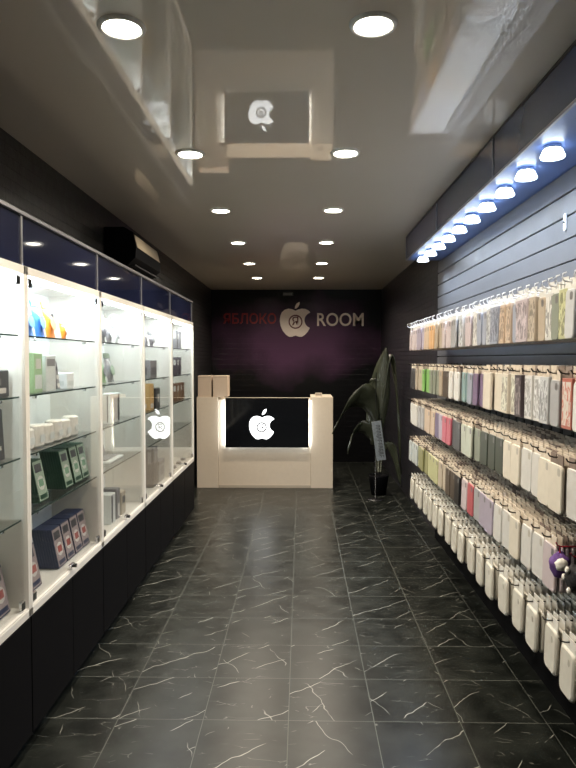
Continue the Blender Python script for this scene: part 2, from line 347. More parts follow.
# ------------------------------------------------------------------ left display cabinets
BAYS = [1.50, 2.42, 3.32, 4.24, 5.17, 6.20]
SH = [.895, 1.13, 1.36, 1.59]
ZP, ZT = .52, 1.847
BN = ['nearest the camera', 'second from the camera', 'third from the camera', 'fourth from the camera', 'farthest, beside the counter']
GL = 0.03
for i in range(5):
    y0, y1 = BAYS[i], BAYS[i+1]; L = y1-y0; ym = L/2
    t = thing('display_cabinet', f'white lit glass-door display cabinet on black base, {BN[i]}', 'display cabinet', (XL+.002, y0, 0), group='wall display cabinets along the left side')
    D = XS-XL-.002   # depth from wall
    c = MB()
    c.box((0, .001, ZP), (D, .017, ZT), M_white, ch=.001); c.box((0, L-.018, ZP), (D, L-.001, ZT), M_white, ch=.001)
    c.box((0, .017, ZP), (D-.002, L-.018, ZP+.035), M_white); c.box((0, .017, ZT-.03), (D-.002, L-.018, ZT), M_white)
    c.box((D-.002, .001, ZP-.0), (D, L-.001, ZP+.028), M_white); c.box((D-.002, .001, ZT-.03), (D, L-.001, ZT), M_white)
    c.build('frame', t)
    c = MB(); c.box((0, .017, ZP+.035), (.008, L-.018, ZT-.03), M_white2); c.build('back_panel', t)
    c = MB(); c.box((0, .001, .06), (D-.022, L-.001, ZP-.002), M_blackp); c.box((.02, .001, 0), (D-.05, L-.001, .06), M_blackp); c.build('base', t)
    for a, bb in ((.004, ym-.002), (ym+.002, L-.004)):
        c = MB(); c.box((D-.020, a, .062), (D, bb, ZP-.006), M_black, ch=.001); c.build('base_door', t)
    for z in SH:
        s = MB(); s.box((.012, .020, z-.005), (D-.024, L-.021, z), M_shelf); so = s.build('glass_shelf', t)
        e = MB(); e.box((D-.0238, .020, z-.006), (D-.0225, L-.021, z+.0005), M_edge); e.build('edge', so)
        for yy in (.14, L-.16):
            q = MB(); q.box((D-.045, yy, z-.018), (D-.028, yy+.012, z-.006), M_chrome, ch=.002); q.build('shelf_clip', t)
    for a, bb, s_ in ((.022, ym-.001, 0), (ym+.001, L-.022, 1)):
        g = MB(); g.box((D-.014, a, ZP+.037), (D-.009, bb, ZT-.032), M_glass); go = g.build('glass_door', t)
        hy = a+.015 if s_ == 0 else bb-.045
        for zz in (ZP+.04, ZT-.075):
            h = MB(); h.box((D-.018, hy, zz), (D-.004, hy+.03, zz+.035), M_chrome, ch=.003); h.build('hinge', go)
    lk = MB(); lk.box((D-.008, ym-.03, ZP+.045), (D+.008, ym+.012, ZP+.062), M_chrome, ch=.003)
    lk.tube([(D+.006, ym-.01, ZP+.053), (D+.022, ym-.01, ZP+.053)], .009, M_blackp, 10); lk.build('lock', t)
    e = MB(); e.box((D-.060, .03, ZT-.040), (D-.030, L-.03, ZT-.032), E_led); e.build('led_strip', t)
    light('lamp', 'AREA', t, (D-.046, ym, ZT-.045), P_LED*L, LEDW, rot=(0, R(14), 0), shape='RECTANGLE', size=.03, size_y=L-.08)

# navy fascia above the cabinets
t = thing('cabinet_fascia', 'navy glass fascia with aluminium frame running above the white display cabinets', 'fascia', (0, 0, 0))
for i in range(5):
    f = MB(); f.box((XS-.035, BAYS[i]+.006, ZT+.004), (XS-.018, BAYS[i+1]-.006, 2.036), M_navy); f.build('glass_panel', t)
for i, y in enumerate(BAYS):
    f = MB(); f.box((XS-.034, y-.006, ZT+.002), (XS-.012, y+.006, 2.036), M_alu, ch=.001); f.build('post', t)
f = MB(); f.box((XS-.04, BAYS[0], 2.036), (XS-.006, BAYS[-1], 2.052), M_alu, ch=.002); f.build('top_rail', t)
f = MB(); f.box((XL+.004, BAYS[0], 2.030), (XS-.042, BAYS[-1], 2.040), M_blackp); f.build('top_board', t)
f = MB(); f.box((XL+.004, BAYS[-1]-.012, ZT+.002), (XS-.037, BAYS[-1], 2.029), M_blackp); f.build('end_board', t)
f = MB(); f.box((XL+.004, BAYS[0], ZT+.002), (XS-.037, BAYS[0]+.012, 2.029), M_blackp); f.build('end_board', t)

# air conditioner on the left wall
t = thing('air_conditioner', 'glossy black split air conditioner high on the left brick wall above the fascia', 'air conditioner', (XL+.002, 4.28, 2.10))
prof = [(0, .27), (.13, .27), (.19, .235), (.212, .14), (.205, .07), (.15, .015), (0, 0)]
f = MB(); f.prism([(x, z) for x, z in prof], .74, M_black, Matrix(((1, 0, 0, 0), (0, 0, 1, 0), (0, 1, 0, 0), (0, 0, 0, 1)))); f.build('body', t)
M_acreflect = mat('painted_bronze_reflection', (.50, .42, .30), .30, metal=.1)  # brownish light reflected off the black front, put into the panel colour
f = MB(); f.add([(.196, .02, .222), (.196, .70, .222), (.216, .70, .138), (.216, .02, .138), (.188, .02, .222), (.188, .70, .222), (.208, .70, .138), (.208, .02, .138)],
      [(0, 1, 2, 3), (4, 7, 6, 5), (0, 4, 5, 1), (1, 5, 6, 2), (2, 6, 7, 3), (3, 7, 4, 0)], M_acreflect); f.build('front_panel', t)
f = MB(); f.box((.150, .04, .020), (.195, .70, .030), M_groove, Matrix.Rotation(0, 4, 'Y')); f.build('air_outlet', t)

# ------------------------------------------------------------------ right: slat wall, light box, spots
t = thing('slatwall_panel', 'dark grey slat wall panel carrying the hooks of phone cases', 'slat wall', (0, 0, 0))
YS0, YS1 = .6, 5.42
zs = [2.297-.098*k for k in range(24)]
b = MB(); b.box((XR-.006, YS0, 0), (XR-.001, YS1, 2.30), M_groove); b.build('backing', t)
b = MB(); z = 2.30
while z > .02:
    b.box((XR-.022, YS0, max(.0, z-.091)), (XR-.006, YS1, z), M_slat, ch=.0015); z -= .098
b.build('slat_boards', t)
b = MB(); b.box((XR-.030, YS0, 0), (XR-.0225, YS1, .40), M_black); b.build('added_dark_board', t)  # black board added over the lower slats to darken them like shade
b = MB(); b.box((XR-.024, YS1, 0), (XR-.001, YS1+.012, 2.30), M_blackp); b.build('end_trim', t)
XW = XR-.022

t = thing('light_box_pelmet', 'blue-black framed pelmet box under the ceiling above the slat wall', 'pelmet', (0, 0, 0))
XF, ZB, YE = .857, 2.305, 5.36
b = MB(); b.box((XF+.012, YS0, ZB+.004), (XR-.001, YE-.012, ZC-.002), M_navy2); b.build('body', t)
b = MB(); b.box((XF+.012, YS0, ZB), (XR-.001, YE-.012, ZB+.0039), M_underglow); b.build('underside', t)
seams = [YS0, 1.75, 2.96, 4.17, YE]
for a, c_ in zip(seams[:-1], seams[1:]):
    b = MB(); b.box((XF+.004, a+.006, ZB+.012), (XF+.011, c_-.006, ZC-.014), M_navy2); b.build('front_panel', t)
for y in seams:
    b = MB(); b.box((XF, y-.006, ZB+.011), (XF+.011, y+.006, ZC-.014), M_alu); b.build('post', t)
for a, c_ in ((ZB-.002, ZB+.010), (ZC-.013, ZC-.002)):
    b = MB(); b.box((XF, YS0, a), (XF+.011, YE, c_), M_alu if a < 2.4 else M_blackp, ch=.001); b.build('rail', t)

def spot():
    root = thing('spotlight', '', 'spotlight')
    b = MB(); b.lathe([(.0, 0), (.032, 0), (.034, -.006), (.034, -.014), (.028, -.016)], M_chrome, 20); b.build('mount', root)
    b = MB(); b.lathe([(.026, -.016), (.036, -.020), (.038, -.030), (.030, -.040), (.026, -.040)], E_cool, 20); b.build('housing', root)
    b = MB(); b.lathe([(.0005, -.043), (.018, -.042), (.028, -.037), (.034, -.030)], E_cool, 20); b.build('bulb', root)
    b = MB(); b.lathe([(.036, -.016), (.046, -.040), (.044, -.046), (.036, -.036)], E_rim, 20); b.build('rim', root)
    return root
s0 = spot()
sps = [s0]+[copy_tree(s0) for _ in range(9)]
for i, o in enumerate(sps):
    o.location = (.95, 2.50+.289*i, ZB)
    where = 'nearest the camera' if i == 0 else ('farthest from the camera' if i == 9 else ordinal(i+1)+' from the camera')
    tag(o, f'bright cool white spotlight under the pelmet, {where}', 'spotlight', 'spotlights under the pelmet')
    light('lamp', 'AREA', o, (0, 0, -.050), P_SPOT, COOL, rot=(0, 0, 0), shape='DISK', size=.07, spread=R(135))
root = thing('unlit_spotlight', 'unlit chrome spotlight ring under the pelmet, nearest the camera', 'spotlight', (.95, 2.17, ZB))
b = MB(); b.lathe([(.030, 0), (.046, -.004), (.048, -.012), (.038, -.016), (.030, -.006)], M_chrome, 20); b.build('ring', root)
b = MB(); b.lathe([(.0005, -.003), (.030, -.004)], M_blackp, 20); b.build('bulb', root)

# two white oval brackets clipped to the slat wall
for k, (yy, zz, lab) in enumerate(((2.82, 2.085, 'white oval bracket clipped to the slat wall, the farther of the two'), (2.66, 2.088, 'white oval bracket clipped to the slat wall, the nearer of the two'))):
    o = thing('wall_bracket', lab, 'bracket', (XW-.001, yy, zz), group='oval brackets on the slat wall')
    b = MB(); b.prism(rrect(.026, .075, .0125, 5), .006, M_wirew, FX, bevel=.001); b.build('plate', o)
    b = MB(); b.tube([(-.006, 0, 0), (-.010, 0, 0)], .005, M_blackp, 10); b.build('screw', o)

# ------------------------------------------------------------------ hooks and phone cases
PAL = dict(redprint=(.55, .14, .09),
 pinkwhite=(.62, .52, .52), lilac=(.42, .36, .46), orange=(.75, .42, .16), tan=(.48, .38, .26), grey=(.40, .40, .41), lightgrey=(.55, .56, .57),
 bluegrey=(.33, .36, .45), darkgrey=(.07, .07, .075), green=(.22, .52, .10), sage=(.26, .29, .22), brown=(.09, .065, .045), white=(.74, .73, .70),
 teal=(.22, .36, .36), purple=(.20, .13, .24), cream=(.74, .67, .54), violet=(.16, .11, .22), redpink=(.62, .10, .16), black=(.012, .012, .014),
 palegreen=(.50, .54, .44), darkgreen=(.06, .075, .055), paleblue=(.50, .56, .56), olive=(.32, .32, .12), yellowgreen=(.52, .52, .24), beige=(.52, .43, .32),
 palepink=(.58, .48, .50), red=(.55, .08, .10), milky=(.70, .66, .56), darkprint=(.06, .04, .05), peach=(.62, .46, .32), ivory=(.66, .64, .60))
NICE = dict(pinkwhite='pinkish white', lightgrey='light grey', bluegrey='blue-grey', darkgrey='dark grey', sage='sage green', redpink='coral pink', palegreen='pale green',
            darkgreen='dark green', paleblue='pale blue', yellowgreen='yellow-green', palepink='pale pink', milky='milky white', darkprint='dark printed')
PAL = {k_: tuple(.92*(x*.82+sum(v_)/3*.18) for x in v_) for k_, v_ in PAL.items()}
def case_mat(c):
    return mat('case_'+c, PAL[c], .34 if c != 'milky' else .28, var=.10, bscale=30)
M_card = mat('header_card', (.62, .54, .44), .6, var=.25, bscale=40)
M_carddk = mat('dark_header_card', (.22, .17, .14), .6, var=.2, bscale=40)
M_lens = mat('camera_hole', (.16, .15, .15), .3)
M_bag = mat('hazy_plastic_tab', (.88, .86, .80), .3, var=.06, bscale=50, Alpha=.7)
def print_mat(name, c1, c2, sc):
    m, t, b = nt(name); tc = t.nodes.new('ShaderNodeTexCoord'); mp = t.nodes.new('ShaderNodeMapping'); mp.inputs['Scale'].default_value = (1, 1.6, .7)
    n = t.nodes.new('ShaderNodeTexNoise'); n.inputs['Scale'].default_value = sc; n.inputs['Detail'].default_value = 3; n.inputs['Distortion'].default_value = 1.5
    oi = t.nodes.new('ShaderNodeObjectInfo'); va = t.nodes.new('ShaderNodeVectorMath'); va.operation = 'ADD'
    t.links.new(tc.outputs['Object'], va.inputs[0]); t.links.new(oi.outputs['Location'], va.inputs[1]); t.links.new(va.outputs[0], mp.inputs[0]); t.links.new(mp.outputs[0], n.inputs['Vector'])
    t.links.new(ramp(t, n.outputs['Fac'], .47, .53, (*c1, 1), (*c2, 1)), b.inputs['Base Color']); b.inputs['Roughness'].default_value = .35; return m
M_print = {}
for c in PAL:
    p = PAL[c]; M_print[c] = print_mat('print_'+c, {'darkprint': (.30, .26, .26), 'redprint': (.62, .58, .52)}.get(c, tuple(x*.45 for x in p)), tuple(min(.7, x*1.15) for x in p), 34)
def tab_geo(b, w, z0, z1, th, m, x):
    """hang tab: plate with a hole; hook passes at local z = 0"""
    hw = .012
    b.box((x, -w/2, z0), (x+th, w/2, -.010), m); b.box((x, -w/2, .006), (x+th, w/2, z1), m)
    b.box((x, -w/2, -.010), (x+th, -hw/2, .006), m); b.box((x, hw/2, -.010), (x+th, w/2, .006), m)
_cm = {}
def case_meshes(typ, c, hdr, W_=.078):
    """typ: slim | box | bag; origin at the hook, item hangs below; front faces -X, thickness grows to +X"""
    key = (typ, c, hdr, W_)
    if key in _cm: return _cm[key]
    m = case_mat(c); out = []
    if typ == 'slim':
        b = MB(); b.prism(rrect(W_, .158, .014, 3, 0, -.105), .011, m, Matrix.Translation((.010, 0, 0)) @ FX, bevel=.0025, smooth=False); out.append(('body', b.mesh('body')))
        b = MB(); b.prism(rrect(.022, .026, .007, 3, W_*.5-.022, -.048), .0012, M_lens if c not in ('white', 'cream', 'ivory') else mat('pale_hole', (.45, .42, .36), .4), Matrix.Translation((-.0002, 0, 0)) @ FX); out.append(('camera_cutout', b.mesh('camera_cutout')))
        b = MB(); tab_geo(b, W_*.93, -.029, .007, .0034, hdr, .004); out.append(('hang_tab', b.mesh('hang_tab')))
    elif typ == 'box':
        b = MB(); hw_ = W_*.5; b.box((0, -hw_, -.183), (.016, hw_, -.018), m, ch=.0015); out.append(('body', b.mesh('body')))
        b = MB(); b.box((-.0009, -hw_*.86, -.172), (-.0001, hw_*.86, -.030), M_print[c]); out.append(('printed_panel', b.mesh('printed_panel')))
        b = MB(); tab_geo(b, .050, -.018, .020, .002, hdr, .006); out.append(('hang_tab', b.mesh('hang_tab')))
    else:
        b = MB()
        rings = []
        for x, k in ((0, .82), (.004, .97), (.012, 1), (.016, .9)):
            rings.append((x, k))
        o = rrect(.112, .158, .022, 3, 0, 0)
        vs = []; fs = []; n = len(o)
        for x, k in rings: vs += [(x, p[0]*k, p[1]*(1-(1-k)*.5)-.104) for p in o]
        for r_ in range(3):
            for i in range(n): fs.append((r_*n+i, r_*n+(i+1) % n, (r_+1)*n+(i+1) % n, (r_+1)*n+i))
        b.add(vs, fs, m, None, True); b.add(vs[:n], [list(range(n))], m); b.add(vs[-n:], [list(range(n))[::-1]], m)
        out.append(('body', b.mesh('body')))
        b = MB(); b.prism(rrect(.012, .022, .005, 3, .020, -.062), .001, mat('pale_hole', (.45, .42, .36), .4), FX); out.append(('camera_cutout', b.mesh('camera_cutout')))
        b = MB(); tab_geo(b, .104, -.030, .012, .003, hdr, .007); out.append(('hang_tab', b.mesh('hang_tab')))
    _cm[key] = out; return out
def hook_mesh(L, m, tip):
    b = MB(); pts = [(0, 0, 0), (-.02, 0, 0), (-L+.02, 0, 0), (-L+.006, 0, .004), (-L, 0, .014)]
    if tip == 'curl': pts += [(-L+.002, 0, .026), (-L+.014, 0, .030)]
    b.tube(pts, .0026, m, 6)
    b.box((-.003, -.012, -.020), (.0, .012, .016), m)
    return b.mesh('display_hook')
XT = .835                    # hook tips
# rows: (height of the hook, colour list as (image x where the colour starts, colour, type), header materials, tip)
ROWS = [
 (1.745, [(400, 'pinkwhite', 'slim'), (413, 'lilac', 'slim'), (420, 'peach', 'slim'), (425, 'orange', 'slim'), (430, 'tan', 'slim'), (437, 'pinkwhite', 'slim'), (446, 'grey', 'slim'),
          (452, 'lightgrey', 'box'), (458, 'palepink', 'slim'), (464, 'ivory', 'box'), (471, 'bluegrey', 'slim'), (477, 'lightgrey', 'box'), (484, 'bluegrey', 'box'), (492, 'peach', 'box'),
          (503, 'bluegrey', 'slim'), (508, 'palepink', 'box'), (517, 'beige', 'box'), (527, 'tan', 'slim'), (532, 'ivory', 'box'), (541, 'sage', 'slim'), (546, 'yellowgreen', 'box'), (556, 'lightgrey', 'slim'), (562, 'bluegrey', 'box'), (571, 'lightgrey', 'box')], .070),
 (1.452, [(400, 'darkgrey', 'slim'), (412, 'beige', 'slim'), (418, 'green', 'slim'), (426, 'sage', 'slim'), (433, 'tan', 'slim'), (438, 'brown', 'slim'), (445, 'white', 'slim'), (453, 'teal', 'slim'),
          (463, 'bluegrey', 'slim'), (468, 'purple', 'slim'), (475, 'cream', 'wide'), (494, 'cream', 'box'), (503, 'darkprint', 'box'), (510, 'white', 'box'), (518, 'darkprint', 'box'), (524, 'white', 'box'), (531, 'lightgrey', 'box'),
          (536, 'white', 'box'), (542, 'grey', 'slim'), (549, 'redprint', 'box'), (560, 'white', 'slim'), (568, 'ivory', 'slim')], .090),
 (1.180, [(400, 'ivory', 'slim'), (414, 'grey', 'slim'), (421, 'peach', 'slim'), (428, 'violet', 'slim'), (434, 'lilac', 'slim'), (437, 'redpink', 'slim'), (446, 'darkgrey', 'slim'), (454, 'palegreen', 'slim'),
          (466, 'sage', 'slim'), (474, 'darkgreen', 'slim'), (490, 'cream', 'slim'), (500, 'cream', 'slim'), (514, 'ivory', 'slim'), (530, 'cream', 'slim'), (556, 'ivory', 'slim')], .118),
 (.885, [(400, 'paleblue', 'slim'), (415, 'olive', 'slim'), (424, 'yellowgreen', 'slim'), (434, 'beige', 'slim'), (443, 'brown', 'slim'), (448, 'black', 'slim'), (456, 'palepink', 'slim'), (463, 'red', 'slim'),
          (466, 'grey', 'slim'), (474, 'lilac', 'slim'), (485, 'ivory', 'slim'), (500, 'cream', 'slim'), (515, 'ivory', 'slim'), (535, 'palepink', 'slim'), (548, 'violet', 'pouch')], .118),
 (.590, [(400, 'milky', 'bag')], .175),
]
NICE['redprint'] = 'red printed'
ROWN = ['top row', 'second row down', 'third row down', 'fourth row down', 'bottom row']
Z0H, Y0H, Y1H = 0, 1.88, 5.13
stuff = MB(); individual = []; allhooks = []
hm = {}
rng = random.Random(3)
for ri, (zh, cols, pitch) in enumerate(ROWS):
    n = int((Y1H-Y0H)/pitch); y = Y1H; k = 0
    while y > Y0H:
        k += 1
        px = 301+648*XT/y
        c, typ = [(cc, tt) for x0, cc, tt in cols if px >= x0-1][-1]
        step = pitch
        if typ == 'wide': step = .135
        yy = y-step/2; y -= step
        jx = rng.uniform(-.008, .008) if ri != 2 or yy > 2.35 else rng.uniform(-.035, -.01)
        L = XW-.001-XT-.0+jx*-1
        mt_ = M_wirew if ri == 0 else (M_red if (typ == 'pouch') else M_wire)
        tip = 'curl' if ri == 0 else 'up'
        key = (round(L, 3), mt_.name, tip)
        if key not in hm: hm[key] = hook_mesh(L, mt_, tip)
        ho = link('display_hook', hm[key], None, (XW-.001, yy, zh))
        cn = {M_wirew: 'white', M_red: 'red', M_wire: 'black'}[mt_]
        tag(ho, f'{cn} wire display hook, {ordinal(k)} from the far end, {ROWN[ri]}', 'hook', 'wire hooks on the slat wall')
        xt = XW-.001-L+.026
        hz = [M_bag, M_card, M_card, M_card, M_bag][ri]
        gap = {'slim': .0192, 'box': .0265, 'bag': .0235, 'wide': .03, 'pouch': .06}[typ]
        cnt = int((XW-.03-xt)/gap); ryh = rng.uniform(0, .03)
        if typ == 'pouch': cnt = 0
        for j in range(cnt):
            x = xt+j*gap+rng.uniform(-.001, .001)
            hh = hz if hz is M_bag or rng.random() < .82 else M_carddk
            rx = rng.uniform(-1, 1)*({0: .010, 1: .018, 2: .022, 3: .022, 4: .05}[ri])
            ry = ryh+rng.uniform(-.006, .006)
            item = (ri, k, j, c, 'slim' if typ == 'pouch' else typ, hh, (x, yy, zh+.0034), (rx, ry, rng.uniform(-.025, .025)), typ, yy)
            if j == 0 or (j == 1 and typ not in ('pouch',)): individual.append(item)
            else: allhooks.append(item)
individual.sort(key=lambda q: (q[2] > 0, q[9]))
allhooks += individual[300:]; individual = individual[:300]
M_wide = None
def wide_mesh(c, hdr):
    key = ('wide', c, hdr)
    if key not in _cm:
        b = MB(); b.box((0, -.062, -.185), (.012, .062, -.018), case_mat(c), ch=.002); bb = MB(); tab_geo(bb, .06, -.018, .018, .002, hdr, .004)
        _cm[key] = [('body', b.mesh('body')), ('hang_tab', bb.mesh('hang_tab'))]
    return _cm[key]
for ri, k, j, c, typ, hh, loc, rot, t0, yy in individual:
    ms = wide_mesh(c, hh) if typ == 'wide' else case_meshes(typ, c, hh, .106 if ri in (2, 3) else (.066 if ri == 0 else .078))
    kind = {'slim': 'phone case', 'box': 'boxed phone case', 'bag': 'silicone phone case', 'wide': 'wide tablet case'}[typ]
    nm = {'slim': 'phone_case', 'box': 'boxed_phone_case', 'bag': 'silicone_phone_case', 'wide': 'tablet_case'}[typ]
    cn = NICE.get(c, c)
    if j == 0: lab = f'{cn} {kind}, front of the {ordinal(k)} hook from far end, {ROWN[ri]}'
    else: lab = f'{cn} {kind} behind the front one, {ordinal(k)} hook from far end, {ROWN[ri]}'.replace('boxed phone', 'boxed')
    o = thing(nm, lab, 'phone case', loc, rot, group='phone cases hanging on the slat wall')
    for pn, me in ms: link(pn, me, o)
for ri, k, j, c, typ, hh, loc, rot, t0, yy in allhooks:
    ms = wide_mesh(c, hh) if typ == 'wide' else case_meshes(typ, c, hh, .106 if ri in (2, 3) else (.066 if ri == 0 else .078))
    Mx = Matrix.Translation(loc) @ Matrix.Rotation(rot[2], 4, 'Z') @ Matrix.Rotation(rot[1], 4, 'Y') @ Matrix.Rotation(rot[0], 4, 'X')
    for pn, me in ms:
        if pn in ('camera_cutout', 'printed_panel'): continue
        stuff.add([v.co for v in me.vertices], [list(p.vertices) for p in me.polygons], me.materials[0], Mx)
o = stuff.build('phone_cases'); tag(o, 'mass of phone cases packed behind the front ones on the slat wall hooks', 'phone cases', kind='stuff')

# plush purple, white and black pouches by the near end of the fourth row
def blob(name, r, m, parent, loc, seed):
    b = MB(); n = 18; vs = []; fs = []
    for i in range(n+1):
        th = math.pi*i/n
        for j in range(n):
            ph = 2*math.pi*j/n; p = Vector((math.sin(th)*math.cos(ph), math.sin(th)*math.sin(ph), math.cos(th)))
            q = 1+.22*noise.noise(p*2.2+Vector((seed, 0, 0)))
            vs.append((p.x*r[0]*q, p.y*r[1]*q, p.z*r[2]*q))
    for i in range(n):
        for j in range(n): fs.append((i*n+j, i*n+(j+1) % n, (i+1)*n+(j+1) % n, (i+1)*n+j))
    b.add(vs, fs, m, None, True); return b.build(name, parent, loc)
M_plp = mat('purple_plush', (.12, .05, .22), .8, bump=.6, bscale=200); M_plk = mat('black_plush', (.006, .005, .007), .75, bump=.6, bscale=200); M_plw = mat('white_plush', (.75, .72, .66), .8, bump=.5, bscale=200)
t = thing('plush_pouch', 'purple and white plush pouch hanging near the end of the fourth row', 'pouch', (.850, 2.121, .885))
b = MB(); b.tube([(0, 0, .0), (0, 0, -.03)], .003, M_red, 6); b.build('loop', t)
blob('body', (.032, .034, .042), M_plp, t, (0, 0, -.060), 1); blob('white_patch', (.020, .018, .020), M_plw, t, (-.010, -.040, -.048), 4)
t = thing('plush_pouch', 'black plush pouch with white spots hanging at the near end of the fourth row', 'pouch', (.858, 2.003, .885))
b = MB(); b.tube([(0, 0, .0), (0, 0, -.03)], .003, M_red, 6); b.build('loop', t)
bo = blob('body', (.036, .040, .046), M_plk, t, (0, 0, -.068), 7)
for k, (yy, zz) in enumerate(((.02, .0), (-.018, -.03), (-.005, .03))):
    blob('white_spot', (.006, .009, .011), M_plw, t, (-.034, yy, -.068+zz), k)

# ------------------------------------------------------------------ counter
YC = 7.48
t = thing('reception_counter', 'cream reception counter with black glass panel and lit apple logo', 'counter', (0, YC, 0))
for a, c_ in ((-1.21, -.96), (.115, .37)):
    b = MB(); b.box((a, 0, 0), (c_, .60, 1.06), M_cream, ch=.002); b.build('pillar', t)
b = MB(); b.box((-.958, .015, .0), (.113, .05, 1.03), M_cream, ch=.001); b.build('front_board', t)
b = MB(); b.box((-.958, .052, .98), (.113, .60, 1.02), M_cream, ch=.002); b.build('worktop', t)
b = MB(); b.box((-.958, .008, .0), (.113, .0148, .03), mat('counter_plinth', (.4, .35, .28), .4)); b.build('plinth_strip', t)
sc = MB(); sc.box((-.872, -.040, .478), (.088, -.022, 1.052), M_screen, ch=.002); so = sc.build('black_glass_panel', t)
b = MB(); b.box((-.80, -.021, .55), (.02, .0145, .60), M_blackp); b.box((-.80, -.021, .93), (.02, .0145, .98), M_blackp); b.build('panel_bracket', t)
for x in (-.905, .098):
    pass
for nm, a, c_, z0, z1 in (('led_strip', -.866, -.858, .50, 1.03), ('led_strip', .074, .082, .50, 1.03)):
    b = MB(); b.box((a, -.020, z0), (c_, -.012, z1), E_led); b.build(nm, t)
for a in (-.85, .04):
    b = MB(); b.box((a, -.020, .480), (a+.03, -.012, .488), E_led); b.build('led_strip', t)
for x, sg in ((-.874, -1), (.090, 1)):
    light('lamp', 'AREA', t, (x, -.005, .76), P_COUNTER, LEDW, rot=(0, R(-90*sg), 0), shape='RECTANGLE', size=.54, size_y=.016)
light('lamp', 'AREA', t, (-.39, -.005, .480), P_COUNTER*.35, LEDW, rot=(0, 0, 0), shape='RECTANGLE', size=.92, size_y=.016)

def apple_outline(s=1.0):
    # half-profile of the apple body, clockwise, bite on the right
    P = [(0, .36), (.07, .40), (.17, .43), (.28, .42), (.36, .37), (.41, .32)]
    # bite arc, centre (.50,.10) radius .24
    arc = [(.50+.25*math.cos(a), .05+.27*math.sin(a)) for a in [R(112+i*(246-112)/10) for i in range(11)]]
    P2 = [(.40, -.21), (.34, -.33), (.26, -.43), (.18, -.49), (.10, -.49), (.0, -.45)]
    L = [(-.10, -.49), (-.18, -.49), (-.27, -.42), (-.36, -.29), (-.42, -.13), (-.44, .03), (-.43, .18), (-.39, .30), (-.31, .39), (-.20, .43), (-.09, .41)]
    return [(x*s*1.17, y*s) for x, y in P+arc+P2+L][::-1]
def leaf_outline(s):
    return [(x*s, y*s) for x, y in [(.0, .47), (.01, .56), (.06, .65), (.14, .70), (.17, .72), (.17, .63), (.13, .55), (.07, .49)]][::-1]
def ring_geo(b, r, th, dep, m, M, n=32):
    vs = []; fs = []
    for i in range(n):
        a = 2*math.pi*i/n
        for rr, z in ((r-th, 0), (r+th, 0), (r+th, dep), (r-th, dep)): vs.append((rr*math.cos(a), rr*math.sin(a), z))
    for i in range(n):
        j = (i+1) % n
        for k in range(4): fs.append((i*4+k, i*4+(k+1) % 4, j*4+(k+1) % 4, j*4+k))
    b.add(vs, fs, m, M)
def tri_prism(b, out, dep, m, M):
    """concave outline: tessellate caps"""
    from mathutils.geometry import tessellate_polygon
    n = len(out); tr = tessellate_polygon([[Vector((x, y, 0)) for x, y in out]])
    b.add([(x, y, z) for z in (0, dep) for x, y in out], [tuple(q) for q in tr]+[tuple(i+n for i in q) for q in tr]+[(i, (i+1) % n, n+(i+1) % n, n+i) for i in range(n)], m, M)
# counter logo: centre (262,427)
px = 7.44/648
cx, cz = (262-301)*px, 1.5-(427-359)*px
b = MB(); T = Matrix.Translation((cx, -.0402, cz)) @ FY
tri_prism(b, apple_outline(.29), .004, E_logo, T); tri_prism(b, leaf_outline(.29), .004, E_logo, T); b.build('apple_logo', so)
M_ink = mat('grey_ink', (.03, .03, .03), .5)
b = MB(); ring_geo(b, .052, .0075, .0055, M_ink, T @ Matrix.Translation((-.005, -.005, 0))); b.build('emblem_ring', so)
text_part('emblem_letter', 'Я', .085, M_ink, so, (cx-.005, -.0443, cz-.005), (R(90), 0, 0), extrude=.0012, bold=.0015)

# sign on the back wall
pb = 9.4/648
t = thing('wall_sign', 'wall sign with cream apple emblem, cream word ROOM and dim red word', 'sign', (0, YB, 0))
M_sign = mat('cream_sign_letter', (.86, .75, .67), .4); M_dred = mat('dark_red_letter', (.30, .014, .020), .35); M_maroon = mat('maroon_ink', (.12, .012, .014), .4)
cx, cz = (295.5-301)*pb, 1.5+(359-322)*pb
T = Matrix.Translation((cx, -.003, cz)) @ FY
b = MB(); tri_prism(b, apple_outline(.44), .018, M_sign, T); b.build('apple_emblem', t)
T = Matrix.Translation((cx-.01, -.003, cz-.0)) @ FY
b = MB(); tri_prism(b, leaf_outline(.40), .018, M_sign, T); b.build('apple_leaf', t)
T = Matrix.Translation((cx+.0, -.004, cz+.0)) @ FY
b = MB(); ring_geo(b, .092, .009, .021, M_maroon, T); b.build('emblem_ring', t)
text_part('emblem_letter', 'Я', .17, M_maroon, t, (cx, -.023, cz), (R(90), 0, 0), extrude=.003, bold=.001)
text_part('word_room', 'ROOM', .262, M_sign, t, ((340-301)*pb, -.012, 1.5+(359-320.5)*pb), (R(90), 0, 0), extrude=.008, bold=.003, sx=.88)
text_part('word_red', 'ЯБЛОКО', .20, M_dred, t, ((250-301)*pb, -.012, 1.5+(359-319.5)*pb), (R(90), 0, 0), extrude=.006, bold=.003, sx=.92)
# small grey vent plate above the sign
t = thing('wall_plate', 'small pale grey plate high on the back wall above the apple sign', 'wall plate', ((288-301)*pb, YB, 1.5+(359-294.5)*pb))
b = MB(); b.box((-.075, -.016, -.025), (.075, -.001, .025), mat('grey_plate', (.09, .10, .09), .4), ch=.003); b.build('plate', t)
b = MB()
for k in range(7): b.box((-.062+k*.018, -.0175, -.013), (-.052+k*.018, -.0165, .013), mat('plate_mark', (.40, .42, .40), .5))
b.build('marks', t)

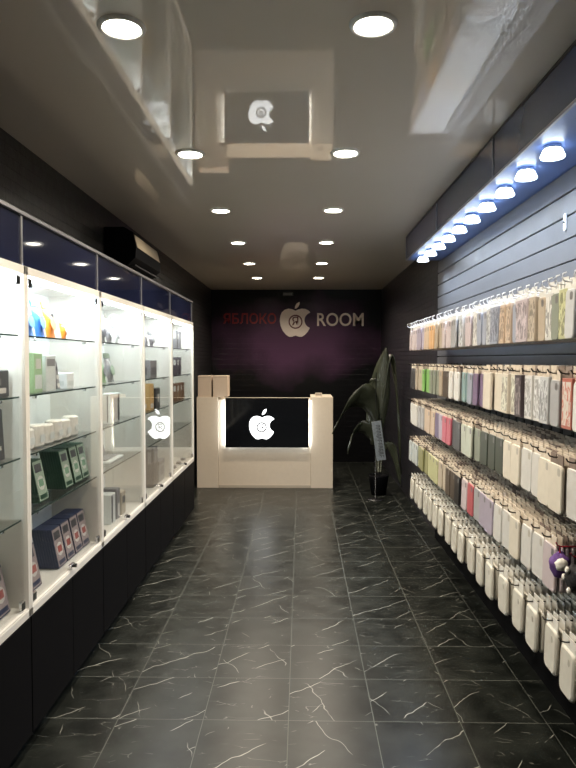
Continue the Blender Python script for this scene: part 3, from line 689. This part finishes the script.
# two cartons on the left counter pillar
for k, (x0, x1, dz, lab) in enumerate(((197.3, 211.2, 0, 'plain beige carton standing on the left end of the counter'), (212.4, 227.6, 0, 'plain beige carton beside the other one, towards the black panel'))):
    s = 7.5/648; X0, X1 = (x0-301)*s, (x1-301)*s
    t = thing('carton', lab, 'box', ((X0+X1)/2, YC+.10, 1.0605), group='beige cartons on the counter')
    wd = (X1-X0)/2-.003
    mk = mat('beige_carton', (.50, .40, .31), .55, var=.05)
    b = MB(); b.box((-wd, -.08, 0), (wd, .14, .245), mk, ch=.002); b.build('body', t)
    b = MB(); b.box((-wd+.004, -.0815, .222), (wd-.004, -.0803, .225), mat('carton_seam', (.25, .19, .14), .6)); b.build('lid_seam', t)
t = thing('card_holder', 'small cream card holder on the right end of the counter', 'card holder', (.205, YC+.09, 1.0602))
b = MB(); b.box((-.042, -.03, 0), (.042, .03, .012), M_cream, ch=.002); b.box((-.04, .012, .012), (.04, .018, .045), M_cream, ch=.001); b.build('stand', t)
b = MB(); b.box((-.034, -.012, .0125), (.034, .006, .040), mat('card_stack', (.32, .27, .22), .6)); b.build('cards', t)

# ------------------------------------------------------------------ plant in the right back corner
M_leaf = mat('dark_green_leaf', (.026, .031, .018), .36, bump=.4, bscale=40, var=.25); M_stem = mat('dark_stem', (.05, .055, .035), .5)
t = thing('potted_plant', 'tall dark broad-leaved plant in a black pot in the back right corner', 'plant', (.86, 7.15, 0))
b = MB(); b.lathe([(.0, .0), (.08, 0), (.11, .20), (.115, .22), (.10, .22), (.095, .20), (.0, .20)], M_black, 24); b.build('pot', t)
def leaf(base, mid, tip, wid, up, name='leaf', n=16):
    """broad blade along a quadratic curve; 'up' is the blade's width direction"""
    base, mid, tip, up = Vector(base), Vector(mid), Vector(tip), Vector(up).normalized()
    b = MB(); vs = []; fs = []
    for i in range(n+1):
        s = i/n; p = base*(1-s)**2+mid*2*s*(1-s)+tip*s*s
        wv = wid*math.sin(math.pi*min(1, s*.96+.04))**.75*(1-.25*s)
        d = ((mid-base)*(1-s)+(tip-mid)*s).normalized(); nn = d.cross(up).normalized()
        for j, q in enumerate((-1, -.5, 0, .5, 1)):
            vs.append(tuple(p+up*q*wv+nn*abs(q)*wv*.28+nn*.006*math.sin(s*22+j)))
    m5 = 5; N = len(vs)
    for i in range(n):
        for j in range(4): fs.append((i*m5+j, i*m5+j+1, (i+1)*m5+j+1, (i+1)*m5+j))
    b.add(vs, fs, M_leaf, None, True)
    o = b.build(name, t); md = o.modifiers.new('thickness', 'SOLIDIFY'); md.thickness = .003
    return o
leaf((-.06, .0, .55), (-.04, .05, 1.15), (.08, .02, 1.64), .15, (.85, -.5, .0))
leaf((-.02, .02, .5), (.16, .05, 2.75), (.25, .0, .22), .055, (.35, -.93, .1))
leaf((-.02, .0, .75), (-.12, -.05, 1.45), (-.52, -.1, .68), .17, (.35, -.35, .85))
leaf((-.04, .05, .5), (.06, .0, 1.5), (-.10, .1, 1.22), .07, (.8, -.6, .0))
leaf((.0, .0, .5), (-.22, .05, 1.0), (-.34, .0, .45), .10, (.3, -.5, .7))
leaf((.02, .0, .4), (.12, -.1, .9), (.22, -.2, .12), .08, (.6, -.8, .1))
for p in (((0, 0, .25), (.0, .0, .6), (0, 0, .9)), ((.02, 0, .25), (.05, 0, .6), (.02, 0, .85)), ((0, .04, .25), (-.03, .03, .4), (0, 0, .5)), ((0, .05, .25), (.01, .08, .6), (0, .1, .92))):
    b = MB(); b.tube(p, .009, M_stem, 8); b.build('stem', t)
# narrow banner leaning in front of the plant
t = thing('narrow_sign', 'narrow silver sign with dark vertical lettering on a thin black floor pole', 'sign', ((379-301)*6.85/648, 6.85, 0))
CZ = 1.5-(441-359)*6.85/648
b = MB(); b.box((-.050, 0, -.21), (.050, .010, .21), mat('silver_card', (.20, .225, .245), .4, var=.5, bscale=30), ch=.002); cd = b.build('card', t, (0, 0, CZ), (0, R(-8), 0))
b = MB(); rr = random.Random(5)
for k in range(11):
    z = .165-k*.032
    b.box((-.012, -.0015, z-.003), (.032, -.0002, z+.003), M_ink)
    b.box((rr.uniform(-.02, 0), -.0015, z-.020), (rr.uniform(.008, .03), -.0002, z-.012), M_ink)
    b.box((.024, -.0016, z-.02), (.031, -.0002, z+.002), M_ink)
b.build('lettering', cd)
b = MB(); b.lathe([(.0, 0), (.09, 0), (.09, .006), (.0, .010)], M_blackp, 20, Matrix.Translation((-.03, .03, 0))); b.build('foot', t)
b = MB(); b.tube([(-.03, .03, .008), (-.03, .03, 1.36)], .005, M_blackp, 8); b.tube([(-.03, .03, CZ+.10), (-.01, .012, CZ+.10)], .004, M_blackp, 6); b.build('pole', t)

# ------------------------------------------------------------------ goods in the cabinets
ZF = ZP+.035
M_navybox = mat('navy_card', (.016, .026, .075), .4); M_greenbox = mat('dark_green_card', (.012, .050, .030), .4)
M_lab1 = mat('label_white', (.60, .58, .55), .5); M_lab2 = mat('label_red', (.36, .09, .08), .5); M_lab3 = mat('label_dark', (.05, .05, .06), .5); M_lab4 = mat('label_green', (.16, .30, .20), .5); M_labg = mat('label_greygreen', (.30, .38, .30), .5); M_labp = mat('label_greyred', (.33, .27, .27), .5)
def pack_meshes(kind):
    bm_, lm_, alt = (M_navybox, M_labp, M_lab2) if kind == 'navy' else (M_greenbox, M_labg, M_lab4)
    b = MB(); b.box((0, -.05, 0), (.0105, .05, .178), bm_, ch=.001); pk = b.mesh('screen_protector_pack')
    b = MB(); z = .001
    b.box((.0106, -.046, .006), (.0114, .046, .172), lm_)
    b.box((.0114, -.036, .125), (.0120, .030, .160), M_lab3); b.box((.0114, -.036, .012), (.0120, .036, .030), bm_)
    b.prism([(.034*math.cos(a*math.pi/10), .078+.030*math.sin(a*math.pi/10)) for a in range(20)], .0006, M_lab1, Matrix.Translation((.0114, 0, 0)) @ FXP)
    b.box((.0120, -.024, .064), (.0124, .024, .094), alt)
    return pk, b.mesh('printed_label')
PK = {k: pack_meshes(k) for k in ('navy', 'green')}
def stack(kind, y, z, lab, tilt=-.20, n=8):
    xf = XS-.040
    for q in range(n):
        # leaning back against one another; front pack carries the visible label
        x = xf-(q+1)*.0115; o = link('screen_protector_pack', PK[kind][0], None, (x-.012, y, z+.0032), (0, tilt, 0))
        if q == 0:
            tag(o, f'front {kind} screen protector pack, {lab}', 'box', f'{kind} screen protector packs'); link('printed_label', PK[kind][1], o)
        else:
            tag(o, f'{kind} screen protector pack stacked behind the front one, {lab}', 'box', f'{kind} screen protector packs')
for k, y in enumerate((2.61, 2.90, 3.01, 3.12, 3.225)):
    stack('navy', y, ZF, ['nearest stack on the second cabinet floor', 'second stack on the second cabinet floor', 'third stack on the second cabinet floor', 'fourth stack on the second cabinet floor', 'farthest stack on the second cabinet floor'][k])
for k, y in enumerate((2.70, 3.00, 3.125, 3.235)):
    stack('green', y, SH[0], ['nearest stack on the lowest shelf', 'second stack on the lowest shelf', 'third stack on the lowest shelf', 'farthest stack on the lowest shelf'][k])
for k, y in enumerate((2.20, 2.315)):
    stack('navy', y, ZF, ['nearer stack on the nearest cabinet floor', 'farther stack on the nearest cabinet floor'][k])

def goods(name, label, cat, y, z, d, w, h, m, x=None, rot=0, lean=0, panels=(), ch=.003, group=None, lid=None):
    """box-like product: d deep (X), w wide (Y), h tall; panels = [(y0,y1,z0,z1,mat)] in fractions on the aisle face; repeated on the near side"""
    x = XS-.05-d if x is None else x
    o = thing(name, label, cat, (x, y, z+.0008), (0, lean, rot), group)
    b = MB(); b.box((0, -w/2, 0), (d, w/2, h), m, ch=ch); b.build('body', o)
    if panels:
        b = MB()
        for a, c_, e, f_, pm in panels:
            b.box((d+.0001, -w/2+a*w, e*h), (d+.0008, -w/2+c_*w, f_*h), pm)
            b.box((.15*d+a*d*.7, -w/2-.0008, e*h), (.15*d+c_*d*.7, -w/2-.0001, f_*h), pm)
        b.build('print', o)
    if lid:
        b = MB(); b.box((-.0008, -w/2-.0008, h*.82), (d+.0008, w/2+.0008, h+.0015), lid, ch=.001); b.build('lid', o)
    return o
def pouch(name, label, y, z, w, h, m, m2, lean=-.18, group=None):
    """blister bag with bulging front, header on top and contents"""
    o = thing(name, label, 'packet', (XS-.11, y, z+.001), (0, lean, 0), group)
    b = MB(); n = 8; vs = []; fs = []
    for s_ in (0, 1):
        for i in range(n+1):
            for j in range(n+1):
                u, v = i/n, j/n; bul = math.sin(math.pi*u)*math.sin(math.pi*min(1, v*1.15))*.020
                vs.append(((bul if s_ else -bul*.4)+.012, (u-.5)*w*(1-.12*v), v*h))
    N = (n+1)**2
    for s_ in (0, 1):
        for i in range(n):
            for j in range(n):
                a = s_*N+i*(n+1)+j; q = (a, a+1, a+n+2, a+n+1); fs.append(q if s_ else q[::-1])
    b.add(vs, fs, m, None, True); b.build('bag', o)
    b = MB(); b.prism([(math.cos(a*math.pi/8)*w*.28, h*.42+math.sin(a*math.pi/8)*h*.2) for a in range(16)], .003, m2, Matrix.Translation((.0325, 0, 0)) @ FXP, bevel=.001); b.build('print', o)
    b = MB(); b.box((.008, -w*.40, h*.9), (.016, w*.40, h*1.08), m2); b.build('header', o)
    return o
M_bl = mat('bright_blue_plastic', (.05, .20, .62), .3, var=.4, bscale=70); M_or = mat('orange_plastic', (.85, .25, .03), .3, var=.3, bscale=50)
M_dk = mat('dark_card', (.05, .05, .055), .4); M_gl = mat('pale_green_card', (.35, .52, .30), .4); M_gw = mat('greywhite_card', (.62, .66, .66), .4); M_sil = mat('silver_foil', (.5, .5, .53), .25, metal=.6, var=.5, bscale=60)
M_kr = mat('kraft_card', (.58, .38, .16), .6); M_gy = mat('grey_card', (.22, .22, .23), .5); M_brn = mat('brown_card', (.20, .11, .06), .5)
# second cabinet, top shelf
M_lbl = mat('label_pale_blue', (.14, .32, .66), .4, var=.4, bscale=40)
g = 'bright packets on the top shelf of the second cabinet'
pouch('accessory_packet', 'blue accessory packet on the top shelf, the nearer blue one', 2.672, SH[3], .11, .145, M_bl, M_lbl, group=g)
pouch('accessory_packet', 'blue accessory packet on the top shelf, beside the orange one', 2.792, SH[3], .105, .15, M_bl, M_lbl, group=g)
pouch('accessory_packet', 'large orange accessory packet on the top shelf', 2.910, SH[3], .105, .15, M_or, mat('label_orange', (.7, .35, .15), .5), group=g)
pouch('accessory_packet', 'small orange accessory packet on the top shelf', 3.070, SH[3], .06, .085, M_or, M_lab1, group=g)
goods('slim_box', 'slim dark box standing behind the orange packets', 'box', 3.005, SH[3], .02, .045, .12, M_dk, x=XS-.15, panels=[(.2, .8, .3, .7, M_gy)])
# third shelf down: pale boxes
goods('accessory_box', 'tall pale green box on the second shelf down', 'box', 2.645, SH[2], .10, .085, .165, M_gl, panels=[(.1, .9, .1, .45, M_gw), (.2, .8, .6, .85, M_lab1)])
goods('accessory_box', 'tall grey-white box beside the pale green box', 'box', 2.780, SH[2], .10, .11, .155, M_gw, panels=[(.1, .9, .7, .9, M_gy)])
goods('slim_box', 'narrow patterned dark packet beside the grey-white box', 'box', 2.870, SH[2], .05, .035, .125, M_gy, lean=-.12, panels=[(.1, .9, .05, .2, M_lab1), (.1, .9, .35, .5, M_lab1), (.2, .8, .65, .8, M_lab3)])
goods('accessory_box', 'small clear-white box on the second shelf down', 'box', 3.015, SH[2], .07, .09, .075, M_white2, panels=[(.1, .9, .2, .5, M_gw)])
# scalloped white packs
for k, y in enumerate((2.60, 2.705, 2.81, 2.915, 3.02, 3.125)):
    o = thing('white_packet', f'white rounded packet on the third shelf down, {["nearest","second","third","fourth","fifth","farthest"][k]} of the row', 'packet', (XS-.06, y, SH[1]+.001), group='white rounded packets in a row')
    b = MB()
    out = [(.052*math.cos(R(a))*(1.0), .035*math.sin(R(a))) for a in range(0, 360, 20)]
    b.prism([(p[1], p[0]) for p in out], .085+.008*(k % 2), M_white, Matrix.Translation((-.035, 0, 0)), bevel=.006); b.build('body', o)
    b = MB(); b.box((.0003, -.025, .02), (.0010, .025, .05), M_gw); b.build('label', o)
# nearest cabinet (only a sliver in view)
goods('accessory_box', 'black printed box on the second shelf down of the nearest cabinet', 'box', 2.310, SH[2], .10, .13, .098, M_dk, panels=[(.1, .8, .15, .35, M_lab1), (.1, .5, .45, .7, M_gy)])
goods('accessory_box', 'tall black box on the third shelf down of the nearest cabinet', 'box', 2.270, SH[1], .06, .13, .185, M_dk, lean=-.05, panels=[(.15, .8, .2, .28, M_lab1), (.15, .6, .5, .6, M_gy)])
goods('accessory_box', 'small white box on the lowest shelf of the nearest cabinet', 'box', 2.200, SH[0], .07, .10, .06, M_gw, panels=[(.2, .8, .2, .7, M_lab3)])
# third cabinet
g = 'silver packets on the top shelf of the third cabinet'
pouch('accessory_packet', 'patterned silver packet on the top shelf, the nearer one', 3.670, SH[3], .11, .125, M_sil, M_lab3, group=g)
pouch('accessory_packet', 'silver and white packet on the top shelf, the middle one', 3.810, SH[3], .12, .135, M_sil, M_gw, group=g)
pouch('accessory_packet', 'small silver packet on the top shelf, the farther one', 3.950, SH[3], .09, .11, M_gw, M_sil, group=g)
pouch('accessory_packet', 'green and silver packet on the second shelf, the nearer one', 3.680, SH[2], .10, .15, M_gl, M_gy, group='packets on the second shelf of the third cabinet')
pouch('accessory_packet', 'grey foil packet on the second shelf, the farther one', 3.830, SH[2], .13, .16, M_sil, M_labg, group='packets on the second shelf of the third cabinet')
goods('gift_box', 'white window box with black strip on the third shelf', 'box', 3.740, SH[1], .06, .20, .17, M_gw, panels=[(.08, .7, .1, .9, M_lab1), (.75, .92, .05, .95, M_lab3)])
t = thing('folding_stand', 'open grey tablet stand on the lowest shelf of the third cabinet', 'stand', (XS-.20, 3.83, SH[0]+.001))
b = MB(); b.box((0, -.15, 0), (.13, .15, .012), M_gw, ch=.002); b.build('base', t)
b = MB(); b.box((0, -.15, 0), (.008, .15, .11), M_gy, ch=.002); b.build('back_plate', t, (.012, 0, .012), (0, -.25, 0))
b = MB(); b.box((.03, -.12, .0125), (.10, .12, .020), M_gy, ch=.001); b.build('tray', t)
goods('accessory_box', 'white box with dark stripe on the floor of the third cabinet', 'box', 3.680, ZF, .09, .09, .17, M_gw, panels=[(.1, .4, .05, .95, M_lab3)])
goods('accessory_box', 'dark grey box beside the striped white box', 'box', 3.790, ZF, .09, .06, .18, M_gy, panels=[(.2, .8, .1, .5, M_lab1)])
goods('accessory_box', 'beige box on the floor of the third cabinet', 'box', 3.900, ZF, .09, .09, .14, mat('beige_card', (.5, .45, .36), .5), panels=[(.2, .8, .5, .8, M_lab3)])
# fourth cabinet
pouch('accessory_packet', 'silver packet on the top shelf of the fourth cabinet, the nearer one', 4.710, SH[3], .12, .12, M_sil, M_lab1, group='silver packets of the fourth cabinet')
pouch('accessory_packet', 'silver packet on the top shelf of the fourth cabinet, the farther one', 4.890, SH[3], .12, .10, M_sil, M_gy, group='silver packets of the fourth cabinet')
goods('accessory_box', 'dark grey box on the second shelf of the fourth cabinet', 'box', 4.730, SH[2], .12, .20, .13, M_gy, panels=[(.1, .9, .2, .6, M_dk)])
goods('accessory_box', 'kraft brown box on the third shelf of the fourth cabinet', 'box', 4.670, SH[1], .10, .12, .19, M_kr, panels=[(.15, .85, .08, .25, M_lab1)])
goods('accessory_box', 'black box beside the kraft brown box', 'box', 4.860, SH[1], .10, .16, .15, M_dk, panels=[(.5, .8, .3, .7, M_lab1)])
goods('accessory_box', 'tall dark box on the floor of the fourth cabinet', 'box', 4.770, ZF, .06, .14, .29, M_dk, panels=[(.2, .8, .6, .9, M_gy)])
goods('accessory_box', 'grey open-topped box on the floor of the fourth cabinet', 'box', 4.990, ZF, .10, .19, .16, mat('mid_grey_card', (.34, .34, .33), .5), panels=[(.2, .8, .3, .7, M_gy)], lid=M_gy)
# fifth cabinet: slim packs
for zz, nn, m, nm in ((SH[3], 2, M_gy, 'grey'), (SH[2], 2, M_dk, 'dark'), (SH[1], 3, M_brn, 'brown')):
    for k in range(nn):
        goods('slim_box', f'slim {nm} box on the {dict(zip(SH, ["lowest","third","second","top"]))[zz]} shelf of the farthest cabinet, {["nearest","second","third"][k]}', 'box', 5.66+k*.15, zz, .05, .045, .155, m,
              panels=[(.2, .8, .55, .85, M_lab1)], group=f'slim {nm} boxes in the farthest cabinet')
for k, y in enumerate((5.55, 5.78, 6.0)):
    o = goods('small_gadget', f'small silver gadget on the floor of the farthest cabinet, {["nearest","middle","farthest"][k]}', 'gadget', y, ZF, .04, .05, .022, M_alu, panels=[(.2, .8, .2, .8, M_dk)], group='silver gadgets on the cabinet floor')
